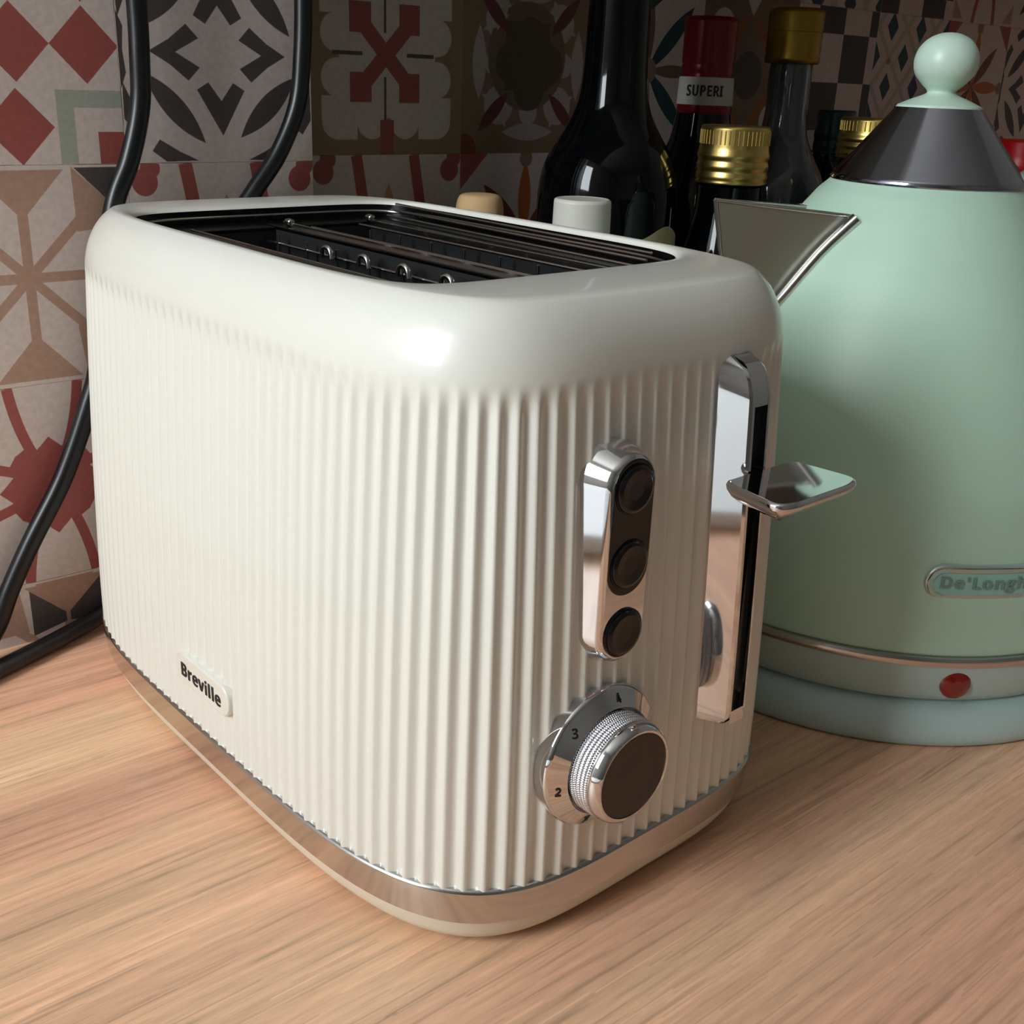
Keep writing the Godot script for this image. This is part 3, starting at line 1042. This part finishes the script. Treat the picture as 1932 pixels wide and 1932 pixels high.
func build_kettle() -> void:
	var at := Vector3(KX, 0, KZ)
	var b := thing("kettle_stand", "round pale blue-green power stand under the mint kettle", "kettle stand", at)
	var acc := Acc.new()
	lathe(acc, [[Vector2(0.001, 0.0), Vector2(0.112, 0.0)], [Vector2(0.112, 0.0), Vector2(0.1138, 0.0012), Vector2(0.1144, 0.0040), Vector2(0.1140, 0.0075), Vector2(0.1126, 0.0115), Vector2(0.1100, 0.0150), Vector2(0.1062, 0.0172), Vector2(0.1030, 0.0178)], [Vector2(0.1030, 0.0178), Vector2(0.001, 0.0178)]], 128)
	part("shell", acc.done(), M.mint_base, b)
	var k := thing("kettle", "mint green kettle with chrome cone lid, ball knob and steel spout", "kettle", at, KTURN)
	acc = Acc.new()
	lathe(acc, [[Vector2(0.001, 0.0182), Vector2(0.1050, 0.0182)], [Vector2(0.1050, 0.0182), Vector2(0.1078, 0.0190), Vector2(0.1098, 0.0225), Vector2(0.1114, 0.0290), Vector2(0.1122, 0.0362)]], 128)
	part("skirt", acc.done(), M.mint_base, k)
	acc = Acc.new()
	lathe(acc, [[Vector2(0.1100, 0.0360), Vector2(0.1128, 0.0362)], [Vector2(0.1128, 0.0362), Vector2(0.1132, 0.0380), Vector2(0.1124, 0.0398)], [Vector2(0.1124, 0.0398), Vector2(0.1090, 0.0402)]], 128)
	part("steel_band", acc.done(), M.chrome_soft, k)
	acc = Acc.new()
	var pr := [Vector2(0.1095, 0.0400), Vector2(0.1110, 0.0412)]
	for h in [0.050, 0.060, 0.070, 0.080, 0.090, 0.100, 0.110, 0.120, 0.130, 0.140, 0.149, 0.158, 0.166, 0.173, 0.179, 0.185, 0.192, 0.198, 0.202, 0.206, 0.209, 0.2115]:
		pr.append(Vector2(kr(h), h))
	lathe(acc, [smooth(pr, 3)], 128)
	part("body", acc.done(), M.mint, k)
	# cone lid
	acc = Acc.new()
	lathe(acc, [[Vector2(0.0360, 0.2100), Vector2(0.0402, 0.2108)], [Vector2(0.0402, 0.2108), Vector2(0.0407, 0.2118), Vector2(0.0398, 0.2132)], smooth([Vector2(0.0398, 0.2132), Vector2(0.0358, 0.2180), Vector2(0.0300, 0.2250), Vector2(0.0232, 0.2335), Vector2(0.0172, 0.2412)], 4)], 96)
	var lid := part("lid", acc.done(), M.chrome_lid, k)
	acc = Acc.new()
	lathe(acc, [[Vector2(0.0160, 0.2396), Vector2(0.0172, 0.2400), Vector2(0.0175, 0.2410), Vector2(0.0168, 0.2418)], smooth([Vector2(0.0168, 0.2418), Vector2(0.0120, 0.2440), Vector2(0.0066, 0.2462), Vector2(0.0060, 0.2476), Vector2(0.0085, 0.2500), Vector2(0.0118, 0.2540), Vector2(0.0129, 0.2586), Vector2(0.0118, 0.2636), Vector2(0.0085, 0.2676), Vector2(0.0040, 0.2697), Vector2(0.0002, 0.2702)], 5)], 64)
	part("knob", acc.done(), M.mint_pale, lid)
	# spout: a V-shaped prow of sheet steel, open on top
	var keel := [Vector3(0.0720, 0.1540, 0), Vector3(0.0860, 0.1660, 0), Vector3(0.0968, 0.1790, 0), Vector3(0.1000, 0.1910, 0), Vector3(0.1028, 0.2032, 0)]
	var seam := []
	for q in [[0.1540, 0.3], [0.1640, 3.5], [0.1750, 7.0], [0.1860, 11.5], [0.1985, 19.5]]:
		var a := deg_to_rad(q[1])
		seam.append(Vector3(cos(a), 0, -sin(a)) * (kr(q[0]) - 0.0005) + Vector3(0, q[0], 0))
	var rims := Acc.new()
	var kc := curve(keel, 5)
	var sc := curve(seam, 5)
	acc = Acc.new()
	for s in [1.0, -1.0]:
		for lay in [0.0, 0.0012]:
			var rows := []
			for i in 9:
				var f := i / 8.0
				var row := PackedVector3Array()
				for j in kc.size():
					var p := kc[j].lerp(sc[j], f)
					p.z -= 0.0016 * sin(PI * f) * (float(j) / kc.size())
					p.z = minf(p.z, 0.0)
					p.z = p.z * s - lay * s * -1.0 * (1.0 if f > 0.05 else 0.0)
					row.append(p)
				if (s > 0) == (lay == 0.0):
					rows.push_front(row)
				else:
					rows.append(row)
			acc.grid(rows, false)
		# top rim of the sheet
		var rim := PackedVector3Array()
		for i in 9:
			var p := kc[-1].lerp(sc[-1], i / 8.0)
			p.z = minf(p.z - 0.0016 * sin(PI * i / 8.0), 0.0) * s
			rim.append(p)
		rims.tube(rim, 0.0008, 8)
	rims.tube(kc, 0.0009, 8)
	var spout := part("spout", acc.done(), M.steel, k)
	part("spout_edge", rims.done(), M.chrome_soft, spout)
	acc = Acc.new()
	var bead := []
	for i in range(sc.size() - 1, -1, -2):
		var p := sc[i]
		bead.append(Vector3(p.x + 0.0006, p.y - 0.0004, p.z - 0.0030))
	for i in range(0, sc.size(), 2):
		var p := sc[i]
		bead.append(Vector3(p.x + 0.0006, p.y - 0.0004, -p.z + 0.0030))
	acc.tube(PackedVector3Array(bead), 0.0027, 12)
	part("spout_collar", acc.done(), M.chrome_soft, k)
	# badge with raised rim and letters, bent round the body
	var hy := 0.0702
	var rad := kr(hy)
	var turn := deg_to_rad(75.5)
	acc = bent_pill(0.0480, 0.0148, rad - 0.001, 0.0022, hy, turn)
	var badge := part("badge", acc.done(), M.aqua_rim, k)
	acc = bent_pill(0.0445, 0.0112, rad + 0.0004, 0.0010, hy, turn)
	part("badge_face", acc.done(), M.aqua, badge)
	var word := lettering("De'Longhi", 0.0068, 0.0370, 0.0004, rad + 0.0017)
	word.xform(Transform3D(Basis(Vector3.UP, turn + PI / 2), Vector3(0, hy, 0)))
	part("lettering", word.done(), M.letter_grey, badge)
	# power light
	var la := deg_to_rad(72.2)
	var ld := Vector3(cos(la), 0, -sin(la))
	acc = Acc.new()
	loft(acc, circle(0.0062, 36), [[Vector2(0, 0), Vector2(0, 0.0016)], [Vector2(0, 0.0016), Vector2(0.0010, 0.0026), Vector2(0.0036, 0.0033)]])
	acc.xform(Transform3D(Basis(ld.cross(Vector3.UP).normalized(), ld, Vector3.UP), ld * 0.1098 + Vector3(0, 0.0278, 0)))
	part("power_light", acc.done(), M.red_lamp, k)
	# handle, on the far side from the spout (outside the picture)
	acc = Acc.new()
	acc.tube(curve([Vector3(-0.046, 0.198, 0), Vector3(-0.075, 0.215, 0), Vector3(-0.118, 0.205, 0), Vector3(-0.138, 0.165, 0), Vector3(-0.135, 0.115, 0), Vector3(-0.120, 0.080, 0), Vector3(-0.098, 0.072, 0)], 8), 0.0095, 16)
	part("handle", acc.done(), M.mint_pale, k)

func bent_pill(w: float, h: float, r: float, thick: float, y: float, turn: float) -> Acc:
	var acc := Acc.new()
	var pl := rounded(w, h, h * 0.49, 10)
	var rows := []
	for q in [[0.0, 0.0], [0.0, thick * 0.6], [0.0004, thick * 0.9], [0.0011, thick]]:
		var row := PackedVector3Array()
		for p in ring(pl, q[0], q[1]):
			row.append(Vector3(p.x, p.z, p.y))
		rows.append(row)
	# fill the face with a strip across
	var bendf := func(p: Vector3) -> Vector3: return Vector3(sin(p.x / r) * (r + p.z), y + p.y, cos(p.x / r) * (r + p.z))
	var s := acc.v.size()
	for i in rows.size():
		for j in rows[i].size():
			rows[i][j] = bendf.call(rows[i][j])
	rows.reverse()
	acc.grid(rows)
	var n := 24
	for i in n:
		var xa := lerpf(-w / 2 + 0.0011, w / 2 - 0.0011, float(i) / n)
		var xb := lerpf(-w / 2 + 0.0011, w / 2 - 0.0011, float(i + 1) / n)
		var ya := half_pill(xa, w - 0.0022, h - 0.0022)
		var yb := half_pill(xb, w - 0.0022, h - 0.0022)
		var am := (xa + xb) / 2 / r
		acc.quad(bendf.call(Vector3(xa, -ya, thick)), bendf.call(Vector3(xb, -yb, thick)), bendf.call(Vector3(xb, yb, thick)), bendf.call(Vector3(xa, ya, thick)), Vector3(sin(am), 0, cos(am)))
	acc.xform(Transform3D(Basis(Vector3.UP, turn + PI / 2), Vector3.ZERO), s)
	return acc

func half_pill(x: float, w: float, h: float) -> float:
	var r := h * 0.49
	var d := absf(x) - (w / 2 - r)
	if d <= 0:
		return h / 2
	return sqrt(maxf(r * r - d * d, 0))

# ------------------------------------------------------------------ bottles and jars in the shaded recess
func screw_lid(acc: Acc, r: float, y0: float, y1: float, rings: int, knurl := true) -> void:
	var h := y1 - y0
	var run := [Vector2(r * 0.97, y0), Vector2(r, y0 + h * 0.03)]
	for i in rings:
		var a := y0 + h * (0.05 + 0.55 * i / rings)
		var b := y0 + h * (0.05 + 0.55 * (i + 0.8) / rings)
		run.append_array([Vector2(r * 0.965, a), Vector2(r * 0.995, lerpf(a, b, 0.25)), Vector2(r * 1.0, lerpf(a, b, 0.6)), Vector2(r * 0.97, b)])
	run.append_array([Vector2(r * 0.955, y0 + h * 0.64), Vector2(r * 0.955, y1 - h * 0.06)])
	lathe(acc, [run, [Vector2(r * 0.955, y1 - h * 0.06), Vector2(r * 0.94, y1 - h * 0.02), Vector2(r * 0.9, y1)], [Vector2(r * 0.9, y1), Vector2(0.0003, y1)]], 64)
	if knurl:
		for j in 48:
			var a := TAU * j / 48
			acc.tube(PackedVector3Array([Vector3(cos(a) * r * 0.955, y0 + h * 0.68, sin(a) * r * 0.955), Vector3(cos(a) * r * 0.955, y1 - h * 0.08, sin(a) * r * 0.955)]), r * 0.02, 5)

func build_bottles() -> void:
	var acc: Acc
	# big dark bottle
	var b := thing("dark_bottle", "tall black glass bottle with round shoulders and long neck behind the toaster", "bottle", Vector3(-0.1075, 0, -0.2151))
	acc = Acc.new()
	lathe(acc, [[Vector2(0.001, 0), Vector2(0.034, 0)], smooth([Vector2(0.034, 0), Vector2(0.0376, 0.004), Vector2(0.0378, 0.05), Vector2(0.0378, 0.120), Vector2(0.0378, 0.178), Vector2(0.0374, 0.192), Vector2(0.0352, 0.203), Vector2(0.0310, 0.2125), Vector2(0.0258, 0.2205), Vector2(0.0208, 0.2300), Vector2(0.0178, 0.2400), Vector2(0.0166, 0.2520), Vector2(0.0161, 0.2700), Vector2(0.0158, 0.2950)], 5), [Vector2(0.0158, 0.2950), Vector2(0.0168, 0.2960), Vector2(0.0168, 0.3080), Vector2(0.0150, 0.3100)], [Vector2(0.0150, 0.31), Vector2(0.0005, 0.31)]], 72)
	part("glass", acc.done(), M.dark_glass, b)
	acc = Acc.new()
	var rows := []
	for i in 9:
		var row := PackedVector3Array()
		for j in 33:
			var f := j / 32.0
			var a := lerpf(deg_to_rad(-20), deg_to_rad(84), f)
			var topy := 0.1700 + 0.0065 * (0.5 - 0.5 * cos(TAU * clampf((f - 0.42) / 0.62, 0.0, 1.0)))
			# angle measured from straight towards the camera, growing to the camera's right
			var d := Vector3(0.693, 0, 0.721).rotated(Vector3.UP, a)
			row.append(d * 0.0382 + Vector3(0, lerpf(0.06, topy, i / 8.0), 0))
		rows.append(row)
	rows.reverse()
	acc.grid(rows, false)
	part("label", acc.done(), M.label_cream, b)
	# small bottle with a white cap
	b = thing("white_cap_bottle", "small bottle with plain white plastic cap in front of the black bottle", "bottle", Vector3(-0.0530, 0, -0.1422))
	acc = Acc.new()
	lathe(acc, [[Vector2(0.001, 0), Vector2(0.018, 0)], smooth([Vector2(0.018, 0), Vector2(0.02, 0.003), Vector2(0.02, 0.13), Vector2(0.0185, 0.152), Vector2(0.0125, 0.166), Vector2(0.0115, 0.174)], 4)], 40)
	part("glass", acc.done(), M.dark_glass, b)
	acc = Acc.new()
	lathe(acc, [[Vector2(0.0125, 0.1680), Vector2(0.0139, 0.1684), Vector2(0.0136, 0.1790), Vector2(0.0133, 0.1935)], [Vector2(0.0133, 0.1935), Vector2(0.0131, 0.1945), Vector2(0.0122, 0.1951)], [Vector2(0.0122, 0.1951), Vector2(0.0115, 0.1947), Vector2(0.0003, 0.1947)]], 48)
	part("cap", acc.done(), M.white_plastic, b)
	# cork-topped bottle
	b = thing("cork_bottle", "bottle closed with a pale wooden stopper peeping over the toaster rim", "bottle", Vector3(-0.1340, 0, -0.1480))
	acc = Acc.new()
	lathe(acc, [[Vector2(0.001, 0), Vector2(0.020, 0)], smooth([Vector2(0.020, 0), Vector2(0.0225, 0.003), Vector2(0.0225, 0.12), Vector2(0.020, 0.145), Vector2(0.0115, 0.162), Vector2(0.0110, 0.172)], 4)], 40)
	part("glass", acc.done(), M.dark_glass, b)
	acc = Acc.new()
	lathe(acc, [[Vector2(0.0095, 0.1715), Vector2(0.0126, 0.1720)], smooth([Vector2(0.0126, 0.1720), Vector2(0.0126, 0.1800), Vector2(0.0118, 0.1858), Vector2(0.0098, 0.1888), Vector2(0.005, 0.1896), Vector2(0.0003, 0.1897)], 4)], 40)
	part("stopper", acc.done(), M.cork, b)
	# bottle with red foil cap and white neck band
	b = thing("red_cap_bottle", "dark bottle with deep red foil cap and white lettered neck band", "bottle", Vector3(-0.1303, 0, -0.3163))
	acc = Acc.new()
	lathe(acc, [[Vector2(0.001, 0), Vector2(0.032, 0)], smooth([Vector2(0.032, 0), Vector2(0.036, 0.004), Vector2(0.036, 0.14), Vector2(0.0335, 0.172), Vector2(0.0255, 0.198), Vector2(0.0190, 0.216), Vector2(0.0158, 0.232), Vector2(0.0150, 0.24)], 5)], 56)
	part("glass", acc.done(), M.dark_glass, b)
	acc = Acc.new()
	lathe(acc, [[Vector2(0.0155, 0.2300), Vector2(0.0163, 0.2310), Vector2(0.0160, 0.2360)], [Vector2(0.0152, 0.2480), Vector2(0.0152, 0.2520), Vector2(0.0147, 0.2526), Vector2(0.0152, 0.2534), Vector2(0.0152, 0.2570), Vector2(0.0147, 0.2576), Vector2(0.0153, 0.2584), Vector2(0.0155, 0.2805)], [Vector2(0.0155, 0.2805), Vector2(0.0152, 0.2825), Vector2(0.0140, 0.2832)], [Vector2(0.0140, 0.2832), Vector2(0.0003, 0.2832)]], 56)
	part("foil_cap", acc.done(), M.red_foil, b)
	acc = Acc.new()
	lathe(acc, [[Vector2(0.0155, 0.2352), Vector2(0.0165, 0.2354)], [Vector2(0.0165, 0.2354), Vector2(0.0160, 0.2505)], [Vector2(0.0160, 0.2505), Vector2(0.0150, 0.2507)]], 56)
	var band := part("neck_band", acc.done(), M.band_white, b)
	var w := lettering("SUPERI", 0.0062, 0.0225, 0.0003, 0.0165)
	w.xform(Transform3D(Basis(Vector3.UP, deg_to_rad(38)), Vector3(0, 0.2432, 0)))
	part("lettering", w.done(), M.ink, band)
	# jar with a gold screw lid
	b = thing("gold_lid_jar", "glass jar with shiny ridged gold lid just left of the kettle spout", "jar", Vector3(-0.0680, 0, -0.2690), 0.0, "gold-lidded jars")
	acc = Acc.new()
	lathe(acc, [[Vector2(0.001, 0), Vector2(0.023, 0)], smooth([Vector2(0.023, 0), Vector2(0.0255, 0.003), Vector2(0.0255, 0.12), Vector2(0.0245, 0.150), Vector2(0.0200, 0.172), Vector2(0.0176, 0.184), Vector2(0.0172, 0.196)], 5)], 56)
	part("glass", acc.done(), M.dark_glass, b)
	acc = Acc.new()
	screw_lid(acc, 0.0192, 0.1975, 0.2268, 3)
	part("lid", acc.done(), M.gold, b)
	# clear bottle with tall gold cap
	b = thing("gold_cap_bottle", "clear glass bottle with a tall dull gold cap, between red cap and kettle", "bottle", Vector3(-0.1290, 0, -0.3960))
	acc = Acc.new()
	lathe(acc, [[Vector2(0.0005, 0), Vector2(0.030, 0)], smooth([Vector2(0.030, 0), Vector2(0.033, 0.004), Vector2(0.033, 0.12), Vector2(0.0325, 0.165), Vector2(0.0290, 0.190), Vector2(0.0215, 0.205), Vector2(0.0160, 0.216), Vector2(0.0135, 0.228), Vector2(0.0130, 0.240), Vector2(0.0135, 0.252), Vector2(0.0125, 0.262)], 5), [Vector2(0.0125, 0.262), Vector2(0.0105, 0.262)], smooth([Vector2(0.0105, 0.262), Vector2(0.0105, 0.24), Vector2(0.0115, 0.225), Vector2(0.019, 0.203), Vector2(0.0265, 0.188), Vector2(0.030, 0.165), Vector2(0.0305, 0.12), Vector2(0.0305, 0.008), Vector2(0.0005, 0.006)], 4)], 56)
	part("glass", acc.done(), M.glass, b)
	acc = Acc.new()
	lathe(acc, [[Vector2(0.0140, 0.2608), Vector2(0.0168, 0.2612), Vector2(0.0171, 0.2640), Vector2(0.0165, 0.2660), Vector2(0.0170, 0.2680), Vector2(0.0170, 0.2790)], [Vector2(0.0170, 0.2790), Vector2(0.0165, 0.2796), Vector2(0.0170, 0.2802), Vector2(0.0170, 0.2900), Vector2(0.0165, 0.2920), Vector2(0.0150, 0.2928)], [Vector2(0.0150, 0.2928), Vector2(0.0003, 0.2928)]], 56)
	part("cap", acc.done(), M.gold_dull, b)
	# second gold-lidded jar, half behind the kettle lid
	b = thing("gold_lid_jar", "dark jar with gold lid half hidden behind the kettle's chrome cone", "jar", Vector3(-0.0562, 0, -0.3853), 0.0, "gold-lidded jars")
	acc = Acc.new()
	lathe(acc, [[Vector2(0.001, 0), Vector2(0.027, 0)], smooth([Vector2(0.027, 0), Vector2(0.03, 0.003), Vector2(0.03, 0.14), Vector2(0.028, 0.175), Vector2(0.0215, 0.196), Vector2(0.0195, 0.21)], 5)], 56)
	part("glass", acc.done(), M.dark_glass, b)
	acc = Acc.new()
	screw_lid(acc, 0.0212, 0.2095, 0.2320, 3)
	part("lid", acc.done(), M.gold, b)
	# dark teal capped bottle behind it
	b = thing("teal_cap_bottle", "dark bottle with dark teal cap behind the half-hidden gold lid", "bottle", Vector3(-0.1370, 0, -0.4656))
	acc = Acc.new()
	lathe(acc, [[Vector2(0.001, 0), Vector2(0.022, 0)], smooth([Vector2(0.022, 0), Vector2(0.025, 0.003), Vector2(0.025, 0.15), Vector2(0.022, 0.18), Vector2(0.014, 0.2), Vector2(0.012, 0.21)], 4)], 40)
	part("glass", acc.done(), M.dark_glass, b)
	acc = Acc.new()
	screw_lid(acc, 0.0135, 0.2060, 0.2340, 2, false)
	part("cap", acc.done(), M.teal_cap, b)
	# jar with a bright red lid at the picture's right edge
	b = thing("red_lid_jar", "jar with bright red lid showing past the right of the kettle's cone", "jar", Vector3(-0.0578, 0, -0.5832))
	acc = Acc.new()
	lathe(acc, [[Vector2(0.001, 0), Vector2(0.022, 0)], smooth([Vector2(0.022, 0), Vector2(0.025, 0.003), Vector2(0.025, 0.15), Vector2(0.022, 0.178), Vector2(0.018, 0.19)], 4)], 40)
	part("glass", acc.done(), M.dark_glass, b)
	acc = Acc.new()
	screw_lid(acc, 0.0200, 0.1890, 0.2190, 2, false)
	part("lid", acc.done(), M.red_plastic, b)

func build_cables() -> void:
	var acc := Acc.new()
	acc.tube(curve([Vector3(-0.1395, 0.36, 0.030), Vector3(-0.1396, 0.310, 0.0285), Vector3(-0.1396, 0.2689, 0.0277), Vector3(-0.1396, 0.2494, 0.0281), Vector3(-0.1397, 0.2292, 0.0295), Vector3(-0.1399, 0.2086, 0.0355), Vector3(-0.1401, 0.1898, 0.0439), Vector3(-0.1404, 0.156, 0.0515), Vector3(-0.1405, 0.1242, 0.0568), Vector3(-0.1406, 0.1064, 0.0631), Vector3(-0.1410, 0.0775, 0.0763), Vector3(-0.1415, 0.0515, 0.0925), Vector3(-0.1418, 0.0318, 0.1037), Vector3(-0.1410, 0.0150, 0.1124), Vector3(-0.138, 0.0060, 0.124), Vector3(-0.132, 0.0044, 0.150), Vector3(-0.128, 0.0044, 0.20)], 8), 0.0041, 16)
	var c := part("power_cable", acc.done(), M.cable, self)
	tag(c, "black cable hanging down the lit tiles past the toaster's left corner", "cable", "black cables behind the toaster")
	acc = Acc.new()
	acc.tube(curve([Vector3(-0.1373, 0.36, -0.0480), Vector3(-0.1374, 0.31, -0.0480), Vector3(-0.1375, 0.2761, -0.0476), Vector3(-0.1375, 0.2525, -0.0463), Vector3(-0.1376, 0.2304, -0.0429), Vector3(-0.1379, 0.2101, -0.0328), Vector3(-0.1383, 0.1943, -0.0202), Vector3(-0.1392, 0.178, -0.008), Vector3(-0.1428, 0.150, 0.006), Vector3(-0.1432, 0.10, 0.018), Vector3(-0.1432, 0.05, 0.030), Vector3(-0.1432, 0.018, 0.046), Vector3(-0.1425, 0.0075, 0.0660), Vector3(-0.1370, 0.0048, 0.0852), Vector3(-0.1310, 0.0044, 0.1014), Vector3(-0.1249, 0.0044, 0.1168), Vector3(-0.115, 0.0044, 0.145), Vector3(-0.10, 0.0044, 0.20)], 8), 0.0040, 16)
	c = part("power_cable", acc.done(), M.cable, self)
	c.name = "power_cable_001"
	tag(c, "black cable by the shadow edge, dropping behind the toaster and out along the worktop", "cable", "black cables behind the toaster")

# ------------------------------------------------------------------
func _ready() -> void:
	# camera
	var cam := Camera3D.new()
	cam.name = "camera"
	cam.fov = 49.145
	cam.near = 0.02
	cam.far = 20.0
	cam.transform = Transform3D(Basis(Vector3.UP, 0.83658) * Basis(Vector3.RIGHT, -0.36914) * Basis(Vector3(0, 0, 1), 0.04107), Vector3(0.32648, 0.24558, 0.23632))
	add_child(cam)
	cam.current = true
	# sky and exposure
	var we := WorldEnvironment.new()
	we.name = "environment"
	var env := Environment.new()
	var sky := Sky.new()
	var sm := ProceduralSkyMaterial.new()
	sm.sky_top_color = Color(0.62, 0.72, 0.85)
	sm.sky_horizon_color = Color(0.85, 0.88, 0.92)
	sm.ground_bottom_color = Color(0.35, 0.34, 0.32)
	sm.ground_horizon_color = Color(0.7, 0.7, 0.7)
	sky.sky_material = sm
	env.background_mode = Environment.BG_SKY
	env.sky = sky
	env.tonemap_mode = Environment.TONE_MAPPER_LINEAR
	env.tonemap_exposure = 1.0
	env.sdfgi_enabled = true
	env.ssao_enabled = true
	env.ssil_enabled = true
	we.environment = env
	add_child(we)
	# daylight through the window in the wall on the left
	var al := AreaLight3D.new()
	al.name = "window_daylight"
	al.area_size = Vector2(0.38, 0.84)
	al.light_color = Color(0.95, 0.98, 1.0)
	al.light_energy = 2.0
	al.shadow_enabled = true
	al.set("area_range", 8.0)
	al.set("area_attenuation", 2.0)
	al.transform = room * Transform3D(Basis.IDENTITY, Vector3(0.085, 0.87, 1.30))
	add_child(al)
	make_materials()
	build_room()
	build_toaster()
	build_kettle()
	build_bottles()
	build_cables()
